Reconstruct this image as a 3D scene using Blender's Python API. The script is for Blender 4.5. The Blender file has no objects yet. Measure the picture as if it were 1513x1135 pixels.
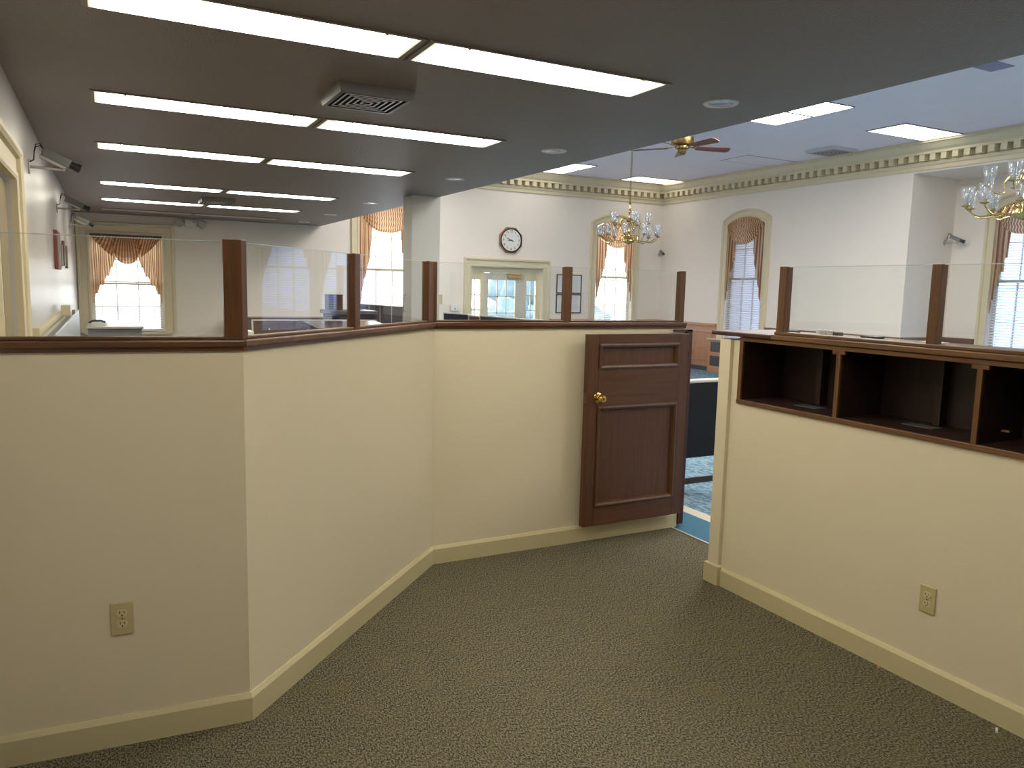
import bpy, bmesh, math, random
from mathutils import Vector, Matrix
random.seed(7)
PI = math.pi
S = bpy.context.scene
col = S.collection

# ---------------------------------------------------------------- camera, world, exposure
def camera():
    p, r, y = 0.12449, 0.02383, 0.48418
    f = Vector((math.sin(y)*math.cos(p), math.cos(y)*math.cos(p), -math.sin(p)))
    rt = Vector((math.cos(y), -math.sin(y), 0)); up = rt.cross(f)
    r2 = rt*math.cos(r) + up*math.sin(r); u2 = r2.cross(f)
    cd = bpy.data.cameras.new('camera'); co = bpy.data.objects.new('camera', cd); col.objects.link(co)
    m = Matrix((r2, u2, -f)).transposed().to_4x4(); m.translation = Vector((0, 0, 1.6))
    co.matrix_world = m
    cd.sensor_fit = 'HORIZONTAL'; cd.sensor_width = 36; cd.lens = 36*1136/1513
    cd.clip_start = 0.05; cd.clip_end = 200
    S.camera = co
camera()
S.view_settings.view_transform = 'Standard'; S.view_settings.look = 'None'
S.view_settings.gamma = 1; S.view_settings.use_curve_mapping = False
S.view_settings.exposure = 0.0
S.cycles.use_denoising = True
S.cycles.max_bounces = 8; S.cycles.diffuse_bounces = 5; S.cycles.glossy_bounces = 4
S.cycles.transparent_max_bounces = 16; S.cycles.transmission_bounces = 6
S.cycles.caustics_reflective = False; S.cycles.caustics_refractive = False
S.cycles.sample_clamp_indirect = 4.0

FLUOR, FLUOR_HIGH, SKY, SUN = 16.5, 24.0, 6.0, 3.0

def world():
    w = bpy.data.worlds.new('world'); S.world = w; w.use_nodes = True
    nt = w.node_tree; nt.nodes.clear()
    out = nt.nodes.new('ShaderNodeOutputWorld'); bg = nt.nodes.new('ShaderNodeBackground')
    tc = nt.nodes.new('ShaderNodeTexCoord'); dot = nt.nodes.new('ShaderNodeVectorMath'); dot.operation = 'DOT_PRODUCT'
    dot.inputs[1].default_value = (-0.45, 0.89, 0.05)
    ramp = nt.nodes.new('ShaderNodeValToRGB')
    e = ramp.color_ramp.elements
    e[0].position = 0.0; e[0].color = (0.17, 0.30, 0.60, 1)
    e[1].position = 0.45; e[1].color = (1.0, 0.99, 0.97, 1)
    nt.links.new(tc.outputs['Generated'], dot.inputs[0]); nt.links.new(dot.outputs['Value'], ramp.inputs[0])
    nt.links.new(ramp.outputs[0], bg.inputs[0]); bg.inputs[1].default_value = SKY
    nt.links.new(bg.outputs[0], out.inputs[0])
world()
def sun():
    l = bpy.data.lights.new('sun', 'SUN'); l.energy = SUN; l.angle = 0.01; l.color = (1, .96, .88)
    o = bpy.data.objects.new('sun', l); col.objects.link(o)
    o.rotation_euler = Vector((0.28, 1.0, 0.62)).to_track_quat('Z', 'Y').to_euler()
sun()

LOW, HIGH = 2.6, 3.88          # the two ceiling heights
XL, YB, XR, XE, XC = -0.412, 13.8, 10.914, 3.37, 12.0   # left wall, back wall, right wall, edge of low ceiling, back of recess
YR = -3.0

# ---------------------------------------------------------------- materials
MATS = {}
def nodes(name):
    m = bpy.data.materials.new(name); m.use_nodes = True
    nt = m.node_tree; b = nt.nodes['Principled BSDF']
    return m, nt, b
def mat(name, c, rough=0.6, metal=0.0, noise=0.0, nscale=20, bump=0.0, bscale=150, spec=0.5, emit=None):
    if name in MATS: return MATS[name]
    m, nt, b = nodes(name)
    b.inputs['Base Color'].default_value = (*c, 1); b.inputs['Roughness'].default_value = rough
    b.inputs['Metallic'].default_value = metal; b.inputs['Specular IOR Level'].default_value = spec
    tc = nt.nodes.new('ShaderNodeTexCoord')
    if noise:
        n = nt.nodes.new('ShaderNodeTexNoise'); n.inputs['Scale'].default_value = nscale; n.inputs['Detail'].default_value = 5
        mr = nt.nodes.new('ShaderNodeMapRange'); mr.inputs[3].default_value = 1-noise; mr.inputs[4].default_value = 1+noise
        mx = nt.nodes.new('ShaderNodeVectorMath'); mx.operation = 'SCALE'; mx.inputs[0].default_value = c
        nt.links.new(tc.outputs['Object'], n.inputs['Vector']); nt.links.new(n.outputs['Fac'], mr.inputs[0])
        nt.links.new(mr.outputs[0], mx.inputs['Scale']); nt.links.new(mx.outputs[0], b.inputs['Base Color'])
    if bump:
        n = nt.nodes.new('ShaderNodeTexNoise'); n.inputs['Scale'].default_value = bscale; n.inputs['Detail'].default_value = 4
        bp = nt.nodes.new('ShaderNodeBump'); bp.inputs['Strength'].default_value = bump; bp.inputs['Distance'].default_value = 0.01
        nt.links.new(tc.outputs['Object'], n.inputs['Vector']); nt.links.new(n.outputs['Fac'], bp.inputs['Height'])
        nt.links.new(bp.outputs[0], b.inputs['Normal'])
    if emit:
        b.inputs['Emission Color'].default_value = (*emit[0], 1); b.inputs['Emission Strength'].default_value = emit[1]
    MATS[name] = m; return m
def wood(name, dark, light, axis='Z', rough=0.42, scale=1.0):
    if name in MATS: return MATS[name]
    m, nt, b = nodes(name)
    tc = nt.nodes.new('ShaderNodeTexCoord'); mp = nt.nodes.new('ShaderNodeMapping')
    s = [38*scale]*3; s['XYZ'.index(axis)] = 2.2*scale; mp.inputs['Scale'].default_value = s
    n = nt.nodes.new('ShaderNodeTexNoise'); n.inputs['Scale'].default_value = 1.0; n.inputs['Detail'].default_value = 6
    n.inputs['Roughness'].default_value = 0.65; n.inputs['Distortion'].default_value = 0.4
    r = nt.nodes.new('ShaderNodeValToRGB'); e = r.color_ramp.elements
    e[0].position = 0.3; e[0].color = (*dark, 1); e[1].position = 0.72; e[1].color = (*light, 1)
    nt.links.new(tc.outputs['Object'], mp.inputs[0]); nt.links.new(mp.outputs[0], n.inputs['Vector'])
    nt.links.new(n.outputs['Fac'], r.inputs[0]); nt.links.new(r.outputs[0], b.inputs['Base Color'])
    b.inputs['Roughness'].default_value = rough
    MATS[name] = m; return m
def glass(name, tint=(0.985, 0.995, 0.988), ior=1.5, frost=0.0):
    if name in MATS: return MATS[name]
    m = bpy.data.materials.new(name); m.use_nodes = True; nt = m.node_tree; nt.nodes.clear()
    out = nt.nodes.new('ShaderNodeOutputMaterial'); t = nt.nodes.new('ShaderNodeBsdfTransparent')
    t.inputs[0].default_value = (*tint, 1)
    g = nt.nodes.new('ShaderNodeBsdfGlossy'); g.inputs['Roughness'].default_value = 0.0
    ge = nt.nodes.new('ShaderNodeNewGeometry'); dt = nt.nodes.new('ShaderNodeVectorMath'); dt.operation = 'DOT_PRODUCT'
    nt.links.new(ge.outputs['Incoming'], dt.inputs[0]); nt.links.new(ge.outputs['Normal'], dt.inputs[1])
    def mth(op, a, b):
        n = nt.nodes.new('ShaderNodeMath'); n.operation = op
        for i, v in enumerate((a, b)):
            if v is None: continue
            if isinstance(v, (int, float)): n.inputs[i].default_value = v
            else: nt.links.new(v, n.inputs[i])
        return n.outputs[0]
    r0 = ((ior-1)/(ior+1))**2
    fr = mth('ADD', mth('MULTIPLY', mth('POWER', mth('SUBTRACT', 1.0, mth('ABSOLUTE', dt.outputs['Value'], None)), 5.0), 1-r0), r0)
    mx = nt.nodes.new('ShaderNodeMixShader')
    nt.links.new(fr, mx.inputs[0]); nt.links.new(t.outputs[0], mx.inputs[1]); nt.links.new(g.outputs[0], mx.inputs[2])
    last = mx
    if frost:
        d = nt.nodes.new('ShaderNodeBsdfDiffuse'); d.inputs[0].default_value = (0.8, 0.8, 0.8, 1)
        m2 = nt.nodes.new('ShaderNodeMixShader'); m2.inputs[0].default_value = frost
        nt.links.new(mx.outputs[0], m2.inputs[1]); nt.links.new(d.outputs[0], m2.inputs[2]); last = m2
    nt.links.new(last.outputs[0], out.inputs[0])
    MATS[name] = m; return m
def carpet(name, c1, c2, c3, s=110, rib=True):
    m, nt, b = nodes(name); b.inputs['Roughness'].default_value = 0.95; b.inputs['Specular IOR Level'].default_value = 0.1
    tc = nt.nodes.new('ShaderNodeTexCoord'); mp = nt.nodes.new('ShaderNodeMapping')
    mp.inputs['Scale'].default_value = (1.0, 0.55, 1.0); mp.inputs['Rotation'].default_value = (0, 0, 0.25)
    n1 = nt.nodes.new('ShaderNodeTexNoise'); n1.inputs['Scale'].default_value = s; n1.inputs['Detail'].default_value = 3; n1.inputs['Roughness'].default_value = 0.7
    n2 = nt.nodes.new('ShaderNodeTexNoise'); n2.inputs['Scale'].default_value = 9; n2.inputs['Detail'].default_value = 4
    r = nt.nodes.new('ShaderNodeValToRGB'); e = r.color_ramp.elements
    e[0].position = 0.43; e[0].color = (*c1, 1); e[1].position = 0.60; e[1].color = (*c2, 1)
    mx = nt.nodes.new('ShaderNodeMix'); mx.data_type = 'RGBA'; mx.inputs[7].default_value = (*c3, 1)
    mr = nt.nodes.new('ShaderNodeMapRange'); mr.inputs[1].default_value = 0.45; mr.inputs[2].default_value = 0.75; mr.inputs[4].default_value = 0.35
    bp = nt.nodes.new('ShaderNodeBump'); bp.inputs['Strength'].default_value = 0.7; bp.inputs['Distance'].default_value = 0.006
    L = nt.links.new
    L(tc.outputs['Object'], mp.inputs[0]); L(mp.outputs[0], n1.inputs['Vector']); L(tc.outputs['Object'], n2.inputs['Vector'])
    L(n1.outputs['Fac'], r.inputs[0]); L(n2.outputs['Fac'], mr.inputs[0]); L(mr.outputs[0], mx.inputs[0]); L(r.outputs[0], mx.inputs[6])
    L(mx.outputs[2], b.inputs['Base Color']); L(n1.outputs['Fac'], bp.inputs['Height']); L(bp.outputs[0], b.inputs['Normal'])
    MATS[name] = m; return m
def fabric(name):
    m = bpy.data.materials.new(name); m.use_nodes = True; nt = m.node_tree; nt.nodes.clear(); L = nt.links.new
    out = nt.nodes.new('ShaderNodeOutputMaterial'); d = nt.nodes.new('ShaderNodeBsdfDiffuse'); t = nt.nodes.new('ShaderNodeBsdfTranslucent')
    mx = nt.nodes.new('ShaderNodeMixShader'); mx.inputs[0].default_value = 0.55
    uv = nt.nodes.new('ShaderNodeUVMap'); sp = nt.nodes.new('ShaderNodeSeparateXYZ'); L(uv.outputs[0], sp.inputs[0])
    mu = nt.nodes.new('ShaderNodeMath'); mu.operation = 'MULTIPLY'; mu.inputs[1].default_value = 2*PI/0.05
    si = nt.nodes.new('ShaderNodeMath'); si.operation = 'SINE'
    mr = nt.nodes.new('ShaderNodeMapRange'); mr.inputs[1].default_value = -0.5; mr.inputs[2].default_value = 0.7
    L(sp.outputs['X'], mu.inputs[0]); L(mu.outputs[0], si.inputs[0]); L(si.outputs[0], mr.inputs[0])
    r = nt.nodes.new('ShaderNodeMix'); r.data_type = 'RGBA'
    r.inputs[6].default_value = (0.36, 0.20, 0.12, 1); r.inputs[7].default_value = (0.86, 0.62, 0.38, 1)
    L(mr.outputs[0], r.inputs[0]); L(r.outputs[2], d.inputs[0]); L(r.outputs[2], t.inputs[0])
    L(d.outputs[0], mx.inputs[1]); L(t.outputs[0], mx.inputs[2]); L(mx.outputs[0], out.inputs[0])
    MATS[name] = m; return m

PAINT = mat('wall_paint', (0.86, 0.79, 0.715), 0.55, noise=0.02, nscale=3, bump=0.05, bscale=90, spec=0.3)
PAINT_N = mat('partition_paint', (0.69, 0.61, 0.44), 0.5, noise=0.02, nscale=3, bump=0.05, bscale=90, spec=0.3)
PAINT_L = mat('left_wall_paint', (0.63, 0.60, 0.60), 0.3, noise=0.02, nscale=3, bump=0.03, bscale=60, spec=0.5)
TRIM = mat('cream_trim', (0.70, 0.615, 0.43), 0.45, noise=0.03, nscale=6)
BASE = mat('baseboard_paint', (0.56, 0.49, 0.29), 0.45, noise=0.04, nscale=5)
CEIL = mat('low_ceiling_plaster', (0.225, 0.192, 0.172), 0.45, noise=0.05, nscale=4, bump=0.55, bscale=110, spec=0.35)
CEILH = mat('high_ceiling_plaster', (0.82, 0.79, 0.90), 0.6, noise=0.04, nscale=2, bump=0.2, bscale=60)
WZ = wood('oak_upright', (0.070, 0.026, 0.008), (0.145, 0.058, 0.018), 'Z', .32)
WX = wood('oak_long', (0.065, 0.025, 0.009), (0.13, 0.053, 0.018), 'X', .32)
WY = wood('oak_deep', (0.085, 0.036, 0.012), (0.18, 0.085, 0.030), 'Y', .36)
WYZ = wood('oak_edge', (0.075, 0.031, 0.010), (0.155, 0.070, 0.024), 'Z', .36)
GZ = wood('gate_wood', (0.056, 0.019, 0.006), (0.115, 0.043, 0.015), 'Z')
GX = wood('gate_wood_rail', (0.056, 0.019, 0.006), (0.115, 0.043, 0.015), 'X')
CUB = wood('shaded_cubby_wood', (0.012, 0.0045, 0.003), (0.035, 0.012, 0.006), 'Z', .5)  # near-black: the shade inside the cubbies is put into this colour
RBRN = wood('reddish_brown_wainscot', (0.13, 0.065, 0.05), (0.20, 0.105, 0.08), 'Z', 0.35)
PINK = wood('honey_wainscot', (0.42, 0.21, 0.12), (0.55, 0.30, 0.18), 'Z', 0.35)
BRN = wood('dark_brown_panel', (0.075, 0.035, 0.028), (0.12, 0.06, 0.045), 'X', 0.35)
MAHO = wood('jamb_wood', (0.035, 0.008, 0.005), (0.075, 0.018, 0.010), 'Z')
BRASS = mat('brass', (0.62, 0.43, 0.16), 0.2, 1.0)
ABRASS = mat('antique_brass', (0.26, 0.19, 0.08), 0.35, 1.0)
DARK = mat('black_plastic', (0.012, 0.012, 0.014), 0.4)
GREY = mat('grey_housing', (0.17, 0.18, 0.17), 0.45)
STEEL = mat('painted_steel', (0.50, 0.48, 0.46), 0.35, 0.3)
WHITE = mat('white_enamel', (0.80, 0.80, 0.78), 0.4)
BLIND = mat('white_slat', (0.80, 0.82, 0.86), 0.4)
IVORY = mat('ivory_plastic', (0.50, 0.42, 0.22), 0.35)
IVORY2 = mat('ivory_face', (0.58, 0.50, 0.29), 0.35)
NAVY = mat('navy_fabric', (0.005, 0.008, 0.013), 0.9, noise=0.2, nscale=60)
NAVYP = mat('navy_laminate', (0.022, 0.022, 0.045), 0.4)
PALE = mat('pale_edge', (0.62, 0.58, 0.50), 0.5)
GRILLE = mat('slate_grille', (0.07, 0.075, 0.085), 0.5)
GLASS = glass('clear_glass')
WGLASS = glass('window_glass', (0.98, 0.99, 1.0))
GEDGE = mat('polished_glass_edge', (0.55, 0.62, 0.60), 0.2)
CGLASS = glass('shade_glass', (0.93, 0.95, 0.97), 1.6, 0.07)
LAMP = mat('lit_diffuser', (0.8, 0.8, 0.75), 0.5, emit=((1.0, 0.94, 0.78), FLUOR))
LAMPH = mat('lit_troffer', (0.8, 0.8, 0.75), 0.5, emit=((1.0, 0.955, 0.89), FLUOR_HIGH))
LAMPD = mat('dim_lit_troffer', (0.8, 0.8, 0.75), 0.5, emit=((1.0, 0.96, 0.86), 2.4))
UNLIT = mat('unlit_diffuser', (0.45, 0.47, 0.50), 0.35)
CAN = mat('downlight_lens', (0.55, 0.6, 0.68), 0.15, 0.6)
CURT = fabric('striped_drapery')
FLOOR = carpet('olive_carpet', (0.040, 0.035, 0.020), (0.25, 0.222, 0.155), (0.17, 0.145, 0.065), 170)
BLUE = carpet('teal_patterned_carpet', (0.09, 0.17, 0.24), (0.24, 0.36, 0.44), (0.36, 0.44, 0.48), 28)
TEAL = mat('teal_carpet_border', (0.045, 0.15, 0.23), 0.9, noise=0.15, nscale=40)
BAND = mat('cream_carpet_band', (0.62, 0.56, 0.47), 0.9, noise=0.08, nscale=50)
GREEN = mat('shrub_leaf', (0.26, 0.36, 0.34), 0.7, noise=0.4, nscale=6)
ASPH = mat('pavement', (0.32, 0.33, 0.35), 0.9, noise=0.1, nscale=2)

# ---------------------------------------------------------------- mesh builder
class MB:
    def __init__(s, M=None): s.bm = bmesh.new(); s.M = M or Matrix(); s.uv = None
    def P(s, p): return s.bm.verts.new(s.M @ Vector(p))
    def face(s, vs):
        try: return s.bm.faces.new(vs)
        except ValueError: return None
    def box(s, x0, x1, y0, y1, z0, z1):
        v = [s.P((x, y, z)) for z in (z0, z1) for y in (y0, y1) for x in (x0, x1)]
        for f in ((0,2,3,1),(4,5,7,6),(0,1,5,4),(2,6,7,3),(0,4,6,2),(1,3,7,5)): s.face([v[i] for i in f])
        return s
    def prism(s, pts, axis, a, b):                # polygon in the plane normal to axis
        def p3(p, t):
            return {'X': (t, p[0], p[1]), 'Y': (p[0], t, p[1]), 'Z': (p[0], p[1], t)}[axis]
        A = [s.P(p3(p, a)) for p in pts]; B = [s.P(p3(p, b)) for p in pts]; n = len(pts)
        s.face(A[::-1]); s.face(B)
        for i in range(n): s.face([A[i], A[(i+1)%n], B[(i+1)%n], B[i]])
        return s
    def lathe(s, prof, c=(0,0,0), seg=24, R=None, ring=False):
        R = R or Matrix(); c = Vector(c); rings = []
        for r, z in prof:
            rings.append([s.P(c + (R @ Vector((max(r,1e-4)*math.cos(2*PI*i/seg), max(r,1e-4)*math.sin(2*PI*i/seg), z)))) for i in range(seg)])
        for a, b in zip(rings, rings[1:]):
            for i in range(seg): s.face([a[i], a[(i+1)%seg], b[(i+1)%seg], b[i]])
        if ring:
            a, b = rings[-1], rings[0]
            for i in range(seg): s.face([a[i], a[(i+1)%seg], b[(i+1)%seg], b[i]])
        else: s.face(rings[0][::-1]); s.face(rings[-1])
        return s
    def cyl(s, p, q, r, seg=14, r2=None):
        p, q = Vector(p), Vector(q); d = q-p
        R = Vector((0,0,1)).rotation_difference(d).to_matrix().to_4x4()
        return s.lathe([(r, 0), (r2 if r2 is not None else r, d.length)], p, seg, R)
    def tube(s, pts, r, seg=8):
        pts = [Vector(p) for p in pts]; rings = []
        for i, p in enumerate(pts):
            t = (pts[min(i+1, len(pts)-1)] - pts[max(i-1, 0)]).normalized()
            a = t.cross(Vector((0.31, 0.17, 0.93))).normalized()
            b = t.cross(a)
            rings.append([s.P(p + r*(math.cos(2*PI*k/seg)*a + math.sin(2*PI*k/seg)*b)) for k in range(seg)])
        for a, b in zip(rings, rings[1:]):
            for i in range(seg): s.face([a[i], a[(i+1)%seg], b[(i+1)%seg], b[i]])
        s.face(rings[0][::-1]); s.face(rings[-1]); return s
    def torus(s, c, R, r, M=None, n=12, m=6):
        M = M or Matrix(); c = Vector(c)
        g = [[s.P(c + (M @ Vector(((R+r*math.cos(b))*math.cos(a), (R+r*math.cos(b))*math.sin(a), r*math.sin(b)))))
              for b in [2*PI*j/m for j in range(m)]] for a in [2*PI*i/n for i in range(n)]]
        for i in range(n):
            for j in range(m): s.face([g[i][j], g[(i+1)%n][j], g[(i+1)%n][(j+1)%m], g[i][(j+1)%m]])
        return s
    def grid(s, fn, nu, nv, uvf=None):
        if uvf and s.uv is None: s.uv = s.bm.loops.layers.uv.new('UVMap')
        g = [[s.P(fn(i/nu, j/nv)) for j in range(nv+1)] for i in range(nu+1)]
        for i in range(nu):
            for j in range(nv):
                f = s.face([g[i][j], g[i+1][j], g[i+1][j+1], g[i][j+1]])
                if f and uvf:
                    for l, (a, b) in zip(f.loops, ((i,j),(i+1,j),(i+1,j+1),(i,j+1))): l[s.uv].uv = uvf(a/nu, b/nv)
        return s
    def sweep(s, paths):                           # list of equal-length contours, skinned in order and closed end to end
        G = [[s.P(p) for p in path] for path in paths]
        for a, b in zip(G, G[1:]):
            for i in range(len(a)-1): s.face([a[i], a[i+1], b[i+1], b[i]])
        s.face([g[0] for g in G]); s.face([g[-1] for g in G][::-1]); return s
    def build(s, name, m, parent=None, bevel=0, smooth=False, tagd=None, fix=True):
        if fix: bmesh.ops.recalc_face_normals(s.bm, faces=s.bm.faces)
        off = Vector()
        if parent is not None: off = Vector(parent.get('_o', (0,0,0)))
        else:
            xs = [v.co for v in s.bm.verts]
            off = Vector(((min(v.x for v in xs)+max(v.x for v in xs))/2, (min(v.y for v in xs)+max(v.y for v in xs))/2, min(v.z for v in xs)))
        for v in s.bm.verts: v.co -= off
        me = bpy.data.meshes.new(name); s.bm.to_mesh(me); s.bm.free()
        me.materials.append(m)
        if smooth:
            for p in me.polygons: p.use_smooth = True
            me.set_sharp_from_angle(angle=0.7)
        o = bpy.data.objects.new(name, me); col.objects.link(o)
        if parent is None: o.location = off
        else: o.parent = parent; o['_o'] = tuple(off)
        if bevel:
            b = o.modifiers.new('bevel', 'BEVEL'); b.width = bevel; b.segments = 2; b.limit_method = 'ANGLE'; b.angle_limit = 0.6
        if tagd: tag(o, *tagd)
        return o
def tag(o, label, cat, group=None):
    o['label'] = label; o['category'] = cat
    if group: o['group'] = group
    return o
def thing(name, loc, label=None, cat=None, group=None):
    o = bpy.data.objects.new(name, None); col.objects.link(o); o.location = loc; o.empty_display_size = 0.1
    o['_o'] = tuple(loc)
    if label: tag(o, label, cat, group)
    return o
def struct(o): o['kind'] = 'structure'; return o
def sthing(name, loc): return struct(thing(name, loc))
def copy_tree(o, parent=None):
    c = o.copy(); col.objects.link(c)
    if parent is not None: c.parent = parent
    for ch in list(o.children): copy_tree(ch, c)
    return c
def dup(o, loc, rz=None, label=None, group=None):
    c = copy_tree(o); c.location = loc
    if rz is not None: c.rotation_euler.z = rz
    if label: c['label'] = label
    if group: c['group'] = group
    return c
def relabel(c, label):
    c['label'] = label; return c

# ---------------------------------------------------------------- room shell
def shell():
    struct(MB().prism([(XL-.2, YR), (3.355, YR), (3.355, YB), (XL-.2, YB)], 'Z', -0.1, 0).build('floor', FLOOR))
    struct(MB().box(3.80, XC+.2, YR, YB, -0.1, 0).build('floor', BLUE))
    struct(MB().box(3.355, 3.69, YR, YB, -0.1, 0).build('floor', TEAL))
    struct(MB().box(3.69, 3.80, YR, YB, -0.1, 0).build('floor', BAND))
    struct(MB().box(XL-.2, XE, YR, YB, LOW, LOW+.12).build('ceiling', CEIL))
    struct(MB().box(XE-.12, XE, YR, YB, LOW+.12, HIGH).build('wall_bulkhead', PAINT))
    struct(MB().box(XE-.12, XC+.3, YR, YB+.2, HIGH, HIGH+.12).build('ceiling', CEILH))
    # left wall, with the opening of the cream door
    m = MB(); m.box(XL-.15, XL, YR, 3.75, 0, LOW); m.box(XL-.15, XL, 3.75, 4.66, 2.08, LOW); m.box(XL-.15, XL, 4.66, YB, 0, LOW)
    struct(m.build('wall_left', PAINT_L))
    struct(MB().box(XL-.2, XC+.2, YR-.15, YR, 0, HIGH).build('wall_rear', PAINT))
    # back wall with four openings
    ops = [(-0.225, .81, .76, 2.29), (4.06, 5.09, .69, 3.06), (6.31, 7.90, 0, 2.0), (9.19, 10.15, .69, 3.06)]
    m = MB(); x = XL-.2
    for a, b, z0, z1 in ops:
        m.box(x, a, YB, YB+.2, 0, HIGH)
        if z0 > 0: m.box(a, b, YB, YB+.2, 0, z0)
        m.box(a, b, YB, YB+.2, z1, HIGH); x = b
    m.box(x, XC+.3, YB, YB+.2, 0, HIGH)
    struct(m.build('wall_back', PAINT))
    # right wall
    m = MB(); m.box(XR, XC+.15, 11.715, YB, 0, HIGH); m.box(XR, XC+.15, 7.81, 10.745, 0, HIGH)
    m.box(XR, XC+.15, 10.745, 11.715, 0, .69); m.box(XR, XC+.15, 10.745, 11.715, 3.06, HIGH)
    m.box(XR, XC+.15, YR, 4.3, 0, HIGH)
    struct(m.build('wall_right', PAINT))
    m = MB(); m.box(XC, XC+.15, 7.14, 7.81, 0, 3.46); m.box(XC, XC+.15, 6.05, 6.18, 0, 3.46); m.box(XC, XC+.15, 4.3, 5.09, 0, 3.46)
    for a, b in ((6.18, 7.14), (5.09, 6.05)): m.box(XC, XC+.15, a, b, 0, .69); m.box(XC, XC+.15, a, b, 3.06, 3.46)
    m.box(XR, XC+.15, 4.3, 7.81, 3.46, HIGH)
    struct(m.build('wall_recess', PAINT))
shell()
# deep reveal of the right window is bored through a thick wall: open it at the outside
def arc(half, zs, rise, d, n=20):
    R = (half*half+rise*rise)/(2*rise); zc = zs+rise-R
    if rise < 1e-6: return []
    h = half+d; Rd = R+d
    out = []
    a = math.asin(h/Rd)
    for i in range(n+1):
        t = -a+2*a*i/n; out.append((Rd*math.sin(t), zc+Rd*math.cos(t)))
    return out
def contour(half, z0, zs, rise, d):
    top = arc(half, zs, rise, d) if rise > 0 else [(-(half+d), zs+d), (half+d, zs+d)]
    return [(-(half+d), z0)] + top + [(half+d, z0)]
CASING = [(0,0),(0,.03),(.012,.035),(.03,.035),(.036,.022),(.10,.022),(.106,.04),(.12,.05),(.14,.05),(.148,.0)]
def casing(mb, half, z0, zs, rise, prof=CASING, k=1.0):
    mb.sweep([[(x, -p, z) for x, z in contour(half, z0, zs, rise, d*k)] for d, p in prof])

def window(name, M, half, z0, zs, rise, casek=1.0, rows=(4,), arch=True):
    # local frame: x along the wall, y into the wall, z up
    w = sthing(name, tuple(M @ Vector((0,0,z0))))
    c = MB(M); casing(c, half, z0-.02, zs, rise, k=casek); c.build('window_casing', TRIM, w)
    ztop = zs+rise
    s = MB(M); s.box(-half-.1*casek, half+.1*casek, -.07, .0, z0-.05, z0-.015); s.box(-half+.001, half-.001, 0, .2, z0-.05, z0-.001)
    s.build('window_sill', TRIM, w, bevel=.004)
    f = MB(M)
    for y0, y1, za, zb in ((.10, .135, z0, (z0+ztop)/2+.02), (.135, .165, (z0+ztop)/2-.02, ztop)):
        f.box(-half, -half+.05, y0, y1, za, zb); f.box(half-.05, half, y0, y1, za, zb)
        f.box(-half+.05, half-.05, y0, y1, za, za+.05); f.box(-half+.05, half-.05, y0, y1, zb-.045, zb)
        for k in (1, 2): xx = -half+.05+(2*half-.1)*k/3; f.box(xx-.009, xx+.009, y0+.006, y1-.006, za+.05, zb-.045)
        zz = (za+zb)/2; f.box(-half+.05, half-.05, y0+.008, y1-.008, zz-.009, zz+.009)
    f.build('window_sash', TRIM, w)
    g = MB(M); zm = (z0+ztop)/2
    g.box(-half+.05, half-.05, .116, .119, z0+.05, zm-.02); g.box(-half+.05, half-.05, .149, .152, zm+.02, ztop-.045)
    g.build('window_pane', WGLASS, w)
    # light portal so that the sky finds its way in through the opening
    ld = bpy.data.lights.new('window_daylight_portal', 'AREA'); ld.shape = 'RECTANGLE'; ld.size = 2*half; ld.size_y = ztop-z0
    ld.cycles.is_portal = True
    lo = bpy.data.objects.new('window_daylight_portal', ld); col.objects.link(lo)
    lo.matrix_world = M @ Matrix.Translation((0, .19, (z0+ztop)/2)) @ Matrix.Rotation(-PI/2, 4, 'X')
    return w
def blind(M, half, z0, ztop, label, pitch=.043, tilt=.12):
    b = thing('window_blind', tuple(M @ Vector((0, .06, z0))), label, 'window blind', 'white slatted blinds')
    m = MB(M); n = int((ztop-z0-.06)/pitch)
    for i in range(n):
        z = z0+.035+i*pitch; dy, dz = .024*math.cos(tilt), .024*math.sin(tilt)
        q = [(-half+.012, .055-dy, z-dz), (half-.012, .055-dy, z-dz), (half-.012, .055+dy, z+dz), (-half+.012, .055+dy, z+dz)]
        A = [m.P(p) for p in q]; B = [m.P((p[0], p[1], p[2]+.0025)) for p in q]
        m.face(A[::-1]); m.face(B)
        for k in range(4): m.face([A[k], A[(k+1)%4], B[(k+1)%4], B[k]])
    m.build('blind_slats', BLIND, b)
    c = MB(M)
    for x in (-half*.72, -half*.24, half*.24, half*.72):
        c.cyl((x, .03, z0+.02), (x, .03, ztop-.02), .0022, 6); c.cyl((x, .08, z0+.02), (x, .08, ztop-.02), .0022, 6)
    c.build('ladder_cords', WHITE, b)
    MB(M).box(-half+.01, half-.01, .035, .075, z0+.002, z0+.02).build('bottom_rail', BLIND, b)
    return b
def tri(t): t = t % 1; return 1-abs(2*t-1)
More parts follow.
